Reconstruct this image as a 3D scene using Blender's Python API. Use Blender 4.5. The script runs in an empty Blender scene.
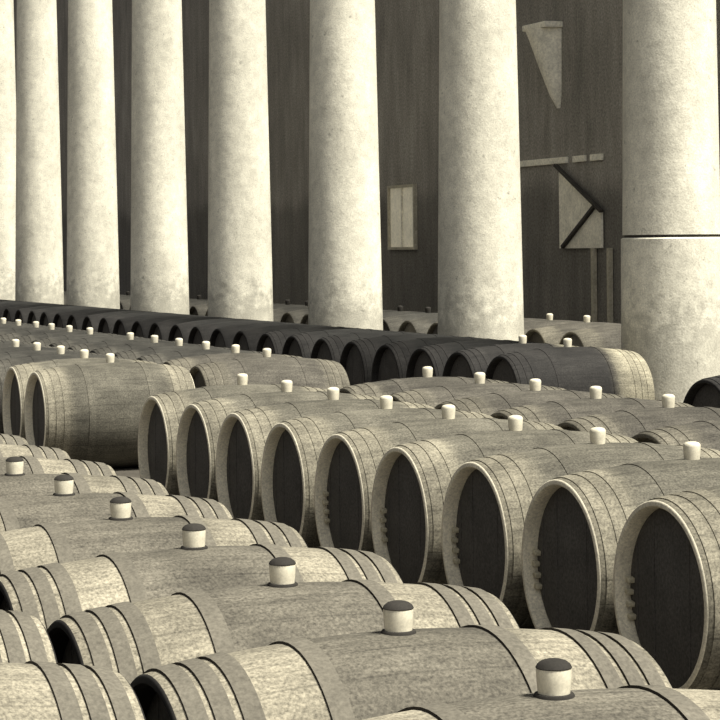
import bpy, bmesh, math, random
from mathutils import Matrix, Vector
random.seed(7)
scene = bpy.context.scene
COL = scene.collection
PI = math.pi

# ------------------------------------------------------------------ helpers
def srgb(r, g, b):
    f = lambda c: (c/255/12.92) if c/255 <= .04045 else ((c/255+.055)/1.055)**2.4
    return (f(r), f(g), f(b), 1)

def link(o, parent=None):
    COL.objects.link(o)
    if parent is not None:
        o.parent = parent
    return o

def mesh_obj(name, bm, mat, parent=None, smooth=True, angle=40):
    bmesh.ops.recalc_face_normals(bm, faces=bm.faces)
    me = bpy.data.meshes.new(name)
    bm.to_mesh(me); bm.free()
    if mat is not None:
        me.materials.append(mat)
    if smooth:
        for p in me.polygons: p.use_smooth = True
        try: me.set_sharp_from_angle(angle=math.radians(angle))
        except Exception: pass
    return link(bpy.data.objects.new(name, me), parent)

def tag(o, label=None, category=None, group=None, kind=None):
    if label: o['label'] = label
    if category: o['category'] = category
    if group: o['group'] = group
    if kind: o['kind'] = kind
    return o

def empty(name, loc, label, category, group=None):
    o = bpy.data.objects.new(name, None)
    o.empty_display_size = .1
    o.location = loc
    link(o)
    return tag(o, label, category, group)

def lathe(bm, prof, axis='X', n=64, closed=False):
    """revolve a list of (along, radius); radius 0 makes a pole"""
    rings = []
    for a, r in prof:
        if r <= 1e-6:
            rings.append([bm.verts.new((a, 0, 0) if axis == 'X' else (0, 0, a))])
            continue
        ring = []
        for i in range(n):
            t = 2*PI*i/n
            ring.append(bm.verts.new((a, r*math.cos(t), r*math.sin(t)) if axis == 'X'
                                     else (r*math.cos(t), r*math.sin(t), a)))
        rings.append(ring)
    pairs = list(zip(rings, rings[1:]))
    if closed: pairs.append((rings[-1], rings[0]))
    for A, B in pairs:
        if len(A) == 1 and len(B) == 1: continue
        for i in range(n):
            j = (i+1) % n
            if len(A) == 1: bm.faces.new((A[0], B[i], B[j]))
            elif len(B) == 1: bm.faces.new((A[i], A[j], B[0]))
            else: bm.faces.new((A[i], A[j], B[j], B[i]))
    return bm

def box(bm, c, s, rot=None, bevel=0):
    r = bmesh.ops.create_cube(bm, size=1)
    vs = r['verts']
    M = Matrix.Translation(c) @ (rot if rot is not None else Matrix()) @ Matrix.Diagonal((*s, 1))
    bmesh.ops.transform(bm, matrix=M, verts=vs)
    if bevel:
        es = list({e for v in vs for e in v.link_edges})
        bmesh.ops.bevel(bm, geom=es, offset=bevel, segments=2, affect='EDGES', profile=.5)
    return bm

# ------------------------------------------------------------------ materials
class NT:
    def __init__(self, name, rough=.85):
        self.m = bpy.data.materials.new(name); self.m.use_nodes = True
        self.t = self.m.node_tree; self.n = self.t.nodes
        self.b = self.n['Principled BSDF']
        self.b.inputs['Roughness'].default_value = rough
        try: self.b.inputs['Specular IOR Level'].default_value = .25
        except KeyError: pass
    def new(self, kind, **kw):
        x = self.n.new(kind)
        for k, v in kw.items(): setattr(x, k, v)
        return x
    def l(self, a, b): self.t.links.new(a, b)
    def math(self, op, a, b=None, clamp=False):
        x = self.new('ShaderNodeMath', operation=op, use_clamp=clamp)
        for i, v in enumerate((a, b)):
            if v is None: continue
            if isinstance(v, (int, float)): x.inputs[i].default_value = v
            else: self.l(v, x.inputs[i])
        return x.outputs[0]
    def rng(self, v, a, b, c, d, smooth=False):
        x = self.new('ShaderNodeMapRange', interpolation_type='SMOOTHSTEP' if smooth else 'LINEAR')
        self.l(v, x.inputs['Value'])
        for i, q in zip(('From Min', 'From Max', 'To Min', 'To Max'), (a, b, c, d)):
            x.inputs[i].default_value = q
        return x.outputs[0]
    def noise(self, vec, scale, detail=4, rough=.6):
        x = self.new('ShaderNodeTexNoise')
        x.inputs['Scale'].default_value = scale; x.inputs['Detail'].default_value = detail
        x.inputs['Roughness'].default_value = rough
        self.l(vec, x.inputs['Vector']); return x.outputs['Fac']
    def mapping(self, vec, sc=(1, 1, 1)):
        x = self.new('ShaderNodeMapping'); x.inputs['Scale'].default_value = sc
        self.l(vec, x.inputs['Vector']); return x.outputs[0]
    def mulcol(self, col, val):
        """colour (tuple or socket) times value socket"""
        x = self.new('ShaderNodeMix', data_type='RGBA', blend_type='MULTIPLY')
        x.inputs[0].default_value = 1
        if isinstance(col, tuple): x.inputs[6].default_value = col
        else: self.l(col, x.inputs[6])
        self.l(val, x.inputs[7]); return x.outputs[2]
    def mix(self, fac, a, b):
        x = self.new('ShaderNodeMix', data_type='RGBA')
        self.l(fac, x.inputs[0])
        for i, c in ((6, a), (7, b)):
            if isinstance(c, tuple): x.inputs[i].default_value = c
            else: self.l(c, x.inputs[i])
        return x.outputs[2]
    def bump(self, h, strength=.3, dist=.01):
        x = self.new('ShaderNodeBump'); x.inputs['Strength'].default_value = strength
        x.inputs['Distance'].default_value = dist
        self.l(h, x.inputs['Height']); self.l(x.outputs[0], self.b.inputs['Normal'])
    def coords(self):
        """object coordinates, and the same shifted per object so copies do not repeat"""
        tc = self.new('ShaderNodeTexCoord').outputs['Object']
        oi = self.new('ShaderNodeObjectInfo')
        a = self.new('ShaderNodeVectorMath', operation='ADD')
        self.l(tc, a.inputs[0]); self.l(oi.outputs['Location'], a.inputs[1])
        return tc, a.outputs[0], oi.outputs['Random']
    def done(self, col):
        self.l(col, self.b.inputs['Base Color']); return self.m

def wood_mat(name, light, stain, stain_amount=1., lo=.25, hi=.31, asym=False):
    k = NT(name)
    tc, vec, rnd = k.coords()
    streak = k.noise(k.mapping(vec, (1.6, 14, 14)), 2.2, 5, .65)
    blot = k.noise(vec, 3.2, 5, .6)
    grit = k.noise(vec, 95, 2, .7)
    sep = k.new('ShaderNodeSeparateXYZ'); k.l(tc, sep.inputs[0])
    x, y, z = sep.outputs
    # staves: fine dark joints around the circumference
    ang = k.math('MULTIPLY', k.math('ARCTAN2', y, z), 24/(2*PI))
    saw = k.math('ABSOLUTE', k.math('SUBTRACT', k.math('FRACT', ang), .5))
    joint = k.rng(saw, .455, .5, 1., .72)
    # wine-stained belly between the quarter hoops
    ax = k.math('ABSOLUTE', x) if not asym else k.math('ADD', x, 0.)
    wob = k.math('ADD', ax, k.rng(streak, 0, 1, -.04, .04))
    belly = k.rng(wob, lo, hi, stain_amount, 0., True)
    col = k.mix(belly, light, stain)
    v = k.math('MULTIPLY', k.rng(streak, .25, .75, .64, 1.26), k.rng(blot, .3, .7, .62, 1.24))
    v = k.math('MULTIPLY', v, k.rng(grit, .25, .75, .42, 1.5))
    v = k.math('MULTIPLY', v, joint)
    v = k.math('MULTIPLY', v, k.rng(rnd, 0, 1, .86, 1.1))
    k.bump(k.math('ADD', k.math('MULTIPLY', joint, .6), k.math('MULTIPLY', grit, .25)), .35, .006)
    return k.done(k.mulcol(col, v))

def plain_mat(name, colour, blot=(.8, 1.15), scale=5, grit=(.75, 1.2), gs=90, rough=.85, metal=0):
    k = NT(name, rough)
    tc, vec, rnd = k.coords()
    v = k.math('MULTIPLY', k.rng(k.noise(vec, scale, 5), .3, .7, *blot), k.rng(k.noise(vec, gs, 2, .7), .25, .75, *grit))
    k.b.inputs['Metallic'].default_value = metal
    return k.done(k.mulcol(colour, v))

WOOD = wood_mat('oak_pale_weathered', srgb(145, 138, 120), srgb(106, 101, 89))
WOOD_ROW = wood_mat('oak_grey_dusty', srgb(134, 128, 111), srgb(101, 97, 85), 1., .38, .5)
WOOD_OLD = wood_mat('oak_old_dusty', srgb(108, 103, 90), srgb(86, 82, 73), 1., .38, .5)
WOOD_DIMMED = wood_mat('oak_dimmed_far', srgb(80, 77, 69), srgb(64, 62, 56), 1., .38, .5)  # far casks: light falling off with distance painted in as darker wood
WOOD_SHADED = wood_mat('oak_painted_shade', srgb(46, 44, 41), srgb(40, 39, 36), 1., .38, .5)  # fourth row: shade over the casks painted in as near-black wood
WOOD_DARK = wood_mat('oak_dark_pale_end', srgb(160, 153, 131), srgb(48, 46, 43), 1., .20, .46, True)  # dark from the left, turning pale towards the right end
CHIME = plain_mat('chime_painted_lit', srgb(232, 223, 198), (.8, 1.1), 6, (.7, 1.25), 80)  # light on the inner chime painted in as pale wood
END_DARK = plain_mat('end_grain_dark', srgb(42, 40, 37))  # dark tone for end grain and inner chime of the front casks
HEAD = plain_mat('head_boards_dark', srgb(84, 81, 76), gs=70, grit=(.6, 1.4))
IRON = plain_mat('hoop_iron_dull', srgb(108, 103, 91), gs=80, grit=(.7, 1.25))
EDGE_DARK = plain_mat('hoop_edge_dark', srgb(48, 44, 38))  # darker tone for the cut edges of the hoops
BUNG = plain_mat('bung_pale_wood', srgb(222, 214, 190), (.85, 1.1), 30, (.85, 1.1), 150, .5)
CAP = plain_mat('bung_cap_dark', srgb(52, 49, 44), gs=150)
PEG = plain_mat('peg_pale_wood', srgb(190, 182, 156))

def column_mat():
    k = NT('column_limewash')
    tc, vec, rnd = k.coords()
    sep = k.new('ShaderNodeSeparateXYZ'); k.l(tc, sep.inputs[0])
    big = k.noise(k.mapping(vec, (1, 1, .45)), 1.6, 5, .6)
    mid = k.noise(vec, 7, 4, .65)
    grit = k.noise(vec, 60, 2, .7)
    low = k.rng(k.math('ADD', sep.outputs[2], k.rng(mid, .3, .7, -.3, .3)), .9, 1.5, .74, 1., True)          # scuffed foot
    v = k.math('MULTIPLY', k.rng(big, .3, .7, .74, 1.08), k.rng(mid, .3, .7, .82, 1.08))
    v = k.math('MULTIPLY', k.math('MULTIPLY', v, k.rng(grit, .25, .75, .74, 1.2)), low)
    spots = k.rng(k.noise(vec, 11, 3, .6), .66, .74, 1., .6)
    v = k.math('MULTIPLY', v, spots)
    k.bump(k.math('ADD', mid, k.math('MULTIPLY', grit, .3)), .3, .02)
    return k.done(k.mulcol(srgb(244, 238, 216), v))
STONE = column_mat()

def wall_mat():
    k = NT('wall_old_plaster')
    tc = k.new('ShaderNodeTexCoord').outputs['Object']
    sep = k.new('ShaderNodeSeparateXYZ'); k.l(tc, sep.inputs[0])
    big = k.noise(k.mapping(tc, (1, .35, .25)), 1.1, 6, .65)
    run = k.noise(k.mapping(tc, (1, 2.2, .4)), 1.5, 6, .65)
    grit = k.noise(tc, 26, 3, .75)
    edge = k.math('ADD', sep.outputs[2], k.rng(big, 0, 1, -.5, .5))
    dado = k.rng(edge, 2.6, 3.1, .62, 1., True)            # darker tarred dado below
    v = k.math('MULTIPLY', k.rng(big, .3, .7, .7, 1.25), k.rng(run, .3, .7, .75, 1.2))
    v = k.math('MULTIPLY', k.math('MULTIPLY', v, k.rng(grit, .25, .75, .45, 1.55)), dado)
    return k.done(k.mulcol(srgb(144, 139, 129), v))
WALL = wall_mat()
FLOOR = plain_mat('floor_earth', srgb(84, 79, 70), (.7, 1.2), 1.2, (.7, 1.2), 30)
PALE = plain_mat('pale_painted_timber', srgb(238, 232, 212), (.8, 1.08), 3, (.75, 1.2), 25)
FRAME = plain_mat('grey_frame', srgb(178, 171, 150), gs=25)
PANE = plain_mat('milky_lit_glass', srgb(225, 217, 192), (.8, 1.1), 3, (.8, 1.15), 25, .5)
PANE.node_tree.nodes['Principled BSDF'].inputs['Emission Color'].default_value = srgb(225, 217, 192)
PANE.node_tree.nodes['Principled BSDF'].inputs['Emission Strength'].default_value = .16
DARKWOOD = plain_mat('dark_timber', srgb(70, 66, 60), (.7, 1.2), 3, (.7, 1.2), 30)

# ------------------------------------------------------------------ casks
L = 1.332; HL = L/2; RB = .455; RH = .392
def radius(x, rb=RB, rh=RH):
    return rb-(rb-rh)*abs(x/HL)**1.9

def body_bm(n=64, steps=28):
    prof = [(-HL+i*L/steps, 0) for i in range(steps+1)]
    out = [(x, radius(x)) for x, _ in prof]
    out[0] = (-HL+.006, out[0][1]); out[-1] = (HL-.006, out[-1][1])
    inner = lambda s: [(s*HL, RH-.006), (s*HL, RH-.022), (s*(HL-.012), RH-.030),
                       (s*(HL-.062), RH-.028), (s*(HL-.085), RH-.028)]
    return lathe(bmesh.new(), inner(-1)[::-1]+out+inner(1), 'X', n, False)

def hoop_bm(x0, x1, th=.007, n=64):
    xs = [x0+(x1-x0)*i/3 for i in range(4)]
    outer = [(x, radius(x)+th) for x in xs]
    prof = [(xs[0], radius(xs[0])-.004)]+outer+[(xs[-1], radius(xs[-1])-.004)]
    bm = lathe(bmesh.new(), prof, 'X', n, True)
    bm.normal_update()
    for fc in bm.faces:                                        # the cut edges get the second material slot
        if abs(fc.normal.x) > .8: fc.material_index = 1
    return bm

def head_bm(s, n=64):
    r = RH-.0275; x = s*(HL-.064)
    bm = bmesh.new()
    lathe(bm, [(x-s*.022, 0), (x-s*.022, r), (x-s*.006, r), (x, r-.012), (x, 0)], 'X', n)
    for k in (-2, -1, 1, 2):                                   # raised battens of the joints
        y = k*.145
        h = math.sqrt((r-.02)**2-y*y)
        box(bm, (x+s*.0005, y, 0), (.004, .006, 2*h))
    return bm

def bung_bm():
    return lathe(bmesh.new(), [(-.03, 0), (-.03, .033), (0, .035), (.03, .038), (.058, .0395), (.068, .038), (.075, .031), (.079, .018), (.080, 0)], 'Z', 28)
def cap_bm():
    return lathe(bmesh.new(), [(.063, .0392), (.065, .0408), (.072, .037), (.079, .028), (.0825, .016), (.083, 0), (.0802, 0), (.0795, .017), (.075, .0312), (.068, .0382)], 'Z', 28)
def collar_bm():
    return lathe(bmesh.new(), [(-.012, .034), (-.012, .046), (.004, .046), (.008, .043), (.008, .034)], 'Z', 28, True)

BUNG_X = .0
HOOPS = [(-HL+.030, -HL+.076), (-HL+.092, -HL+.138), (-HL+.158, -HL+.208), (-.300, -.245),
         (.235, .290), (HL-.208, HL-.158), (HL-.138, HL-.092), (HL-.076, HL-.030)]

def make_cask(label, wood, full=True, pegs=False):
    root = empty('wine_cask', (0, 0, 0), label, 'cask')
    body = mesh_obj('body', body_bm(), wood, root, angle=50)
    if wood in (WOOD, WOOD_ROW):                               # dark, or painted pale as if lit, end grain and chime
        body.data.materials.append(END_DARK if wood is WOOD else CHIME)
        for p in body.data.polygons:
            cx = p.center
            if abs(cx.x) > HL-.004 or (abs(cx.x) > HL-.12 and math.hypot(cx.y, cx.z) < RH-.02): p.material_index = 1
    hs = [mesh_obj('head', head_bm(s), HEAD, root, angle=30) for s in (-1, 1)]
    if pegs:
        for i in range(4):
            b = bmesh.new()
            box(b, (-HL+.052, .340-.010*abs(i-1), .03-i*.05), (.030, .030, .022), Matrix.Rotation(.25, 4, 'X'), .004)
            mesh_obj('peg', b, PEG, hs[0])
    if full:
        face = IRON if wood is WOOD else wood
        for a in HOOPS:
            h = mesh_obj('hoop', hoop_bm(*a, .007 if wood is WOOD else .004), face, root, angle=50)
            h.data.materials.append(EDGE_DARK if wood is WOOD else face)
    bg = mesh_obj('bung', bung_bm(), CAP if wood is WOOD_SHADED or (wood is WOOD_DIMMED and not full) else BUNG, root, angle=50)
    bg.location = (BUNG_X, 0, RB-.002)
    if wood is WOOD:
        mesh_obj('cap', cap_bm(), CAP, bg, angle=50)['label'] = 'dark bung cap'
        mesh_obj('collar', collar_bm(), CAP, bg, angle=50)
    return root

def copy_tree(o, parent=None):
    c = o.copy(); COL.objects.link(c)
    if parent is not None: c.parent = parent
    for ch in list(o.children): copy_tree(ch, c)
    return c

WORDS = ['zeroth', 'first', 'second', 'third', 'fourth', 'fifth', 'sixth', 'seventh', 'eighth', 'ninth', 'tenth', 'eleventh',
         'twelfth', 'thirteenth', 'fourteenth', 'fifteenth', 'sixteenth', 'seventeenth', 'eighteenth', 'nineteenth']
def ordinal(n):
    if n < 20: return WORDS[n]
    t, u = divmod(n, 10)
    tens = {2: 'twent', 3: 'thirt', 4: 'fort', 5: 'fift'}[t]
    return tens+'ieth' if u == 0 else tens+'y-'+WORDS[u]

protos = {}
def cask(kind, loc, label, group, scale=1., rz=0., bung=True):
    if kind not in protos:
        wood, full, pegs = {'front': (WOOD, True, False), 'pegged': (WOOD_ROW, True, True), 'row': (WOOD_ROW, True, False), 'old': (WOOD_OLD, True, False), 'dimmed': (WOOD_DIMMED, True, False),
                            'dark': (WOOD_DARK, True, False), 'shaded': (WOOD_SHADED, True, False), 'far_shaded': (WOOD_SHADED, False, False), 'far': (WOOD_OLD, False, False), 'far_dimmed': (WOOD_DIMMED, False, False)}[kind]
        protos[kind] = make_cask(label, wood, full, pegs)
        c = protos[kind]
    else:
        c = copy_tree(protos[kind])
    c.location = loc; c.scale = (scale,)*3; c.rotation_euler = (0, 0, rz)
    tag(c, label, 'cask', group)
    if not bung:
        for ch in list(c.children):
            if ch.name.startswith('bung'):
                for g in list(ch.children): bpy.data.objects.remove(g)
                bpy.data.objects.remove(ch)
    return c
def jit(a): return random.uniform(-a, a)

# left corner row: only its right ends reach into the picture
for n, k in enumerate((1, 2, 3), 1):
    cask('front', (.775+jit(.01), 4.446+k*.92, RB), [
        'pale cask with hooped end in the bottom left corner', 'cask end with dark hoops at left edge, just behind the bottom left cask',
        'cask end at the left edge, third one up from the bottom left corner'][n-1], 'casks of the corner row at the left', 1, jit(.008))
# nearest full row
for n, k in enumerate(range(-1, 11), 0):
    if k == -1: continue
    cask('front', (2.170+jit(.008), 4.475+k*.898, RB*.982), 
         'pale oak cask in the nearest row, %s up from the bottom edge' % ordinal(n), 'casks of the nearest row', .982, jit(.008))
# second row: round dark ends towards us, then a gap of three, then more
for i in list(range(-1, 9))+list(range(12, 22)):
    if i == -1: continue
    near = i < 9
    lab = ('cask showing its dark round end, %s from the right in the row' % ordinal(i+1)) if near else \
          ('cask in the row of round ends, %s one left of the gap' % ordinal(i-11))
    cask('pegged' if i < 5 else 'row' if i < 14 else 'dimmed', (5.054+jit(.012), 8.104+i*.92, RB), lab,
         'casks with round ends in front of the gap' if near else 'casks with round ends beyond the gap', 1, jit(.006))
# third row, bung to end with the second
for i in list(range(-1, 5))+list(range(8, 25)):
    near = i < 5
    lab = ('dusty cask behind the round ends, %s from the right in third row' % ordinal(i+2)) if near else \
          ('dusty cask in the third row, %s one left of its gap' % ordinal(i-7))
    cask('old' if i < 10 else 'dimmed', (6.56+jit(.015), 11.98+i*.92, RB), lab, 'third row casks right of the gap' if near else 'third row casks left of the gap', 1, jit(.01), bung=(i != 14))
# fourth row, dark casks at the foot of the columns
for i in [-4]+list(range(0, 31)):
    if i < 0:
        lab = 'dark cask at the right edge, before the foot of the rightmost column'
    else:
        lab = 'dark cask in the fourth row, %s one left of the pale-ended cask' % ordinal(i) if i else \
              'dark cask with pale right end, left of the rightmost column foot'
    cask('dark' if i < 2 else 'shaded' if i < 8 else 'far_shaded', (9.38+jit(.01), 19.05+i*.952, RB*1.033) if i >= 0 else (9.2, 15.0, RB*1.02), lab, 'blackened casks of the fourth row', 1.033 if i >= 0 else 1.02, jit(.008), bung=(i < 2))
# fifth row, behind the columns
for i in range(-1, 38):
    lab = 'distant cask behind the columns, %s from the rightmost column' % ordinal(i+2)
    cask('far' if i < 4 else 'far_dimmed', (12.3+jit(.015), 24.45+i*.985, RB*1.06), lab, 'fifth row casks behind the columns', 1.06, jit(.01))

# ------------------------------------------------------------------ columns
XK = 10.85
COLY = [19.72, 24.30, 28.75, 33.30, 37.74, 42.30, 46.75, 50.8, 54.9]
def shaft_bm(z0, z1, r0, r1, lip=0.0, n=72):
    prof = [(z0, 0), (z0, r0)]
    for i in range(1, 13):
        t = i/12
        prof.append((z0+(z1-z0)*t, r0+(r1-r0)*t))
    prof[-1] = (z1-.012, r1); prof += [(z1, r1-.014), (z1, 0)]
    return lathe(bmesh.new(), prof, 'Z', n)
for k, y in enumerate(COLY):
    lab = ['massive limewashed column at the right, cracked joint halfway up', 'tall pale column, second from the right, against the dark wall',
           'tall pale column, third from the right, left of the small lit window', 'tall pale column, fourth from the right',
           'tall pale column, fifth from the right, dim left edge', 'slim distant pale column, sixth from the right',
           'slim distant pale column, seventh from the right', 'pale column cut by the left edge of the picture',
           'farthest pale column, beyond the left edge'][k]
    if k == 8: continue
    r = empty('column', (XK, y, 0), lab, 'column', 'columns of the arcade')
    if k == 0:
        mesh_obj('lower_drum', shaft_bm(0, 1.945, .505, .492), STONE, r)
        mesh_obj('joint', shaft_bm(1.935, 1.985, .46, .46), DARKWOOD, r)['label'] = 'dark open joint'
        mesh_obj('shaft', shaft_bm(1.972, 8.6, .477, .40), STONE, r)
    else:
        mesh_obj('shaft', shaft_bm(0, 8.6, .515, .385), STONE, r)
    b = bmesh.new()
    lathe(b, [(8.59, 0), (8.59, .36), (8.7, .38), (8.85, .5), (8.9, .5), (8.9, 0)], 'Z', 48)
    box(b, (0, 0, 9.0), (1.06, 1.06, .2), None, .01)
    mesh_obj('capital', b, STONE, r)

# ------------------------------------------------------------------ back wall and what hangs on it
XW = 16.0
def quad_wall(name, x, y0, y1, z0, z1, th, mat):
    b = bmesh.new(); box(b, (x+th/2, (y0+y1)/2, (z0+z1)/2), (th, y1-y0, z1-z0))
    return tag(mesh_obj(name, b, mat, None, False), 'dark stained plaster wall behind the columns', 'wall', None, 'structure')
quad_wall('wall_back', XW, 27, 100, 0, 10, .4, WALL)
quad_wall('wall_near', XW, -6, 27, 0, 5.2, .4, WALL)  # unseen near stretch, kept low so the sun clears it
b = bmesh.new(); box(b, (5, 45, -.1), (24, 112, .2))
tag(mesh_obj('floor', b, FLOOR, None, False), 'dark earth floor under the casks', 'floor', None, 'structure')

w = tag(bpy.data.objects.new('window_1', None), 'small pale window low on the dark wall between two columns', 'window', None, 'structure')
w.location = (XW, 39.28, 2.44); link(w)
b = bmesh.new()
for dy in (-.63, .63): box(b, (-.03, dy, 0), (.08, .05, 1.2))
for dz in (-.575, .575): box(b, (-.03, 0, dz), (.08, 1.21, .05))
mesh_obj('window_frame', b, FRAME, w, False)
b = bmesh.new(); box(b, (-.012, 0, 0), (.02, 1.21, 1.1)); mesh_obj('pane', b, PANE, w, False)
b = bmesh.new(); box(b, (-.035, 0, 0), (.03, .05, 1.1)); mesh_obj('glazing_bar', b, PALE, w, False)

# tapered pale corbel, high up
b = bmesh.new()
prof = [(-.66, 0), (-.66, .04), (-.45, .13), (.0, .25), (.45, .36), (.62, .41), (.62, 0)]
lathe(b, prof, 'Z', 32)
for v in b.verts:                                              # its right edge hangs plumb, the left one slants
    v.co.y += max(.04, min(.41, .26+.235*v.co.z))-.41
bmesh.ops.bisect_plane(b, geom=b.verts[:]+b.edges[:]+b.faces[:], plane_co=(0.0, 0, 0), plane_no=(1, 0, 0), clear_outer=True)
bmesh.ops.holes_fill(b, edges=b.edges[:])
box(b, (-.14, -.02, .66), (.34, .86, .10), None, .02)
o = mesh_obj('wall_corbel', b, PALE)
o.location = (XW, 33.0, 4.72)
tag(o, 'tapered pale corbel high on the dark wall, left of the rightmost column', 'corbel')

# pale rail in three lengths
r = empty('wall_rail', (XW, 33.2, 3.23), 'pale horizontal rail on the dark wall above the braced shutter', 'rail')
for y0, y1 in ((-.81, 2.6), (-1.45, -1.04), (-2.02, -1.64)):
    b = bmesh.new(); box(b, (-.025, (y0+y1)/2, 0), (.05, y1-y0, .10), None, .008)
    mesh_obj('rail_length', b, PALE, r, False)

# braced shutter: pale cut-away panel behind dark diagonal braces
r = empty('wall_shutter', (XW, 31.9, 1.84), 'pale shutter panel with dark diagonal brace, below the wall rail', 'shutter')
def poly(bm, pts, x0, x1):
    lo = [bm.verts.new((x0, p[0], p[1])) for p in pts]; hi = [bm.verts.new((x1, p[0], p[1])) for p in pts]
    bm.faces.new(lo); bm.faces.new(hi[::-1])
    for i in range(len(pts)):
        j = (i+1) % len(pts); bm.faces.new((lo[i], hi[i], hi[j], lo[j]))
b = bmesh.new(); poly(b, [(.72, .0), (.72, 1.25), (-.72, .58), (-.72, .0)][::-1], -.06, -.02)
mesh_obj('panel', b, PALE, r, False)
def bar(bm, p, q, wd, x):
    dy, dz = q[0]-p[0], q[1]-p[1]; ln = math.hypot(dy, dz)
    box(bm, (x, (p[0]+q[0])/2, (p[1]+q[1])/2), (.06, ln, wd), Matrix.Rotation(math.atan2(dz, dy), 4, 'X'))
b = bmesh.new(); bar(b, (.55, .02), (-.60, .66), .048, -.09); mesh_obj('brace', b, DARKWOOD, r, False)
b = bmesh.new(); bar(b, (.78, 1.32), (-.80, .56), .048, -.09); mesh_obj('brace', b, DARKWOOD, r, False)
for y in (-.45, -.98):
    b = bmesh.new(); box(b, (-.05, y, -.62), (.07, .07, 1.24)); mesh_obj('post', b, FRAME, r, False)

# ------------------------------------------------------------------ light
sun = bpy.data.lights.new('daylight', 'SUN'); sun.energy = 8.2; sun.angle = math.radians(18); sun.color = (1, .975, .90)
so = bpy.data.objects.new('daylight', sun); link(so)
az = Vector((.65, -.76, 0)).normalized(); el = math.radians(60)
d = Vector((az.x*math.cos(el), az.y*math.cos(el), math.sin(el)))
so.rotation_euler = d.to_track_quat('Z', 'Y').to_euler(); so.location = (8, -10, 14)
wd = bpy.data.worlds.new('hall_ambient_fill'); scene.world = wd; wd.use_nodes = True
wt = wd.node_tree; bg = wt.nodes['Background']                    # dim hall, plus a fill glow added behind the viewer
tc = wt.nodes.new('ShaderNodeTexCoord'); vm = wt.nodes.new('ShaderNodeVectorMath'); vm.operation = 'DOT_PRODUCT'
wt.links.new(tc.outputs['Generated'], vm.inputs[0]); vm.inputs[1].default_value = Vector((-.12, -.92, .36)).normalized()
mr = wt.nodes.new('ShaderNodeMapRange'); mr.interpolation_type = 'SMOOTHSTEP'
for i, q in zip(('From Min', 'From Max', 'To Min', 'To Max'), (.40, 1., .16, .75)): mr.inputs[i].default_value = q
wt.links.new(vm.outputs['Value'], mr.inputs['Value']); wt.links.new(mr.outputs[0], bg.inputs[1])
bg.inputs[0].default_value = (.97, .98, 1, 1)

# ------------------------------------------------------------------ camera
f = 2286.081; ang = math.atan(.385); roll = .01
c, s = math.cos(ang), math.sin(ang)
rt = Vector((c, -s, 0)); up = Vector((0, 0, 1)); bk = Vector((-s, -c, 0))
R = math.cos(roll)*rt-math.sin(roll)*up; U = math.sin(roll)*rt+math.cos(roll)*up
cam = bpy.data.cameras.new('camera'); co = bpy.data.objects.new('camera', cam); link(co)
M = Matrix((R, U, bk)).transposed().to_4x4(); M.translation = (0, 0, 1.866)
co.matrix_world = M
cam.sensor_width = 36; cam.sensor_fit = 'HORIZONTAL'; cam.lens = f/720*36
cam.shift_y = -(360-248.717)/720
cam.clip_start = .1; cam.clip_end = 400
scene.camera = co
vs = scene.view_settings
vs.view_transform = 'Standard'; vs.look = 'None'; vs.gamma = 1; vs.use_curve_mapping = False; vs.exposure = 0
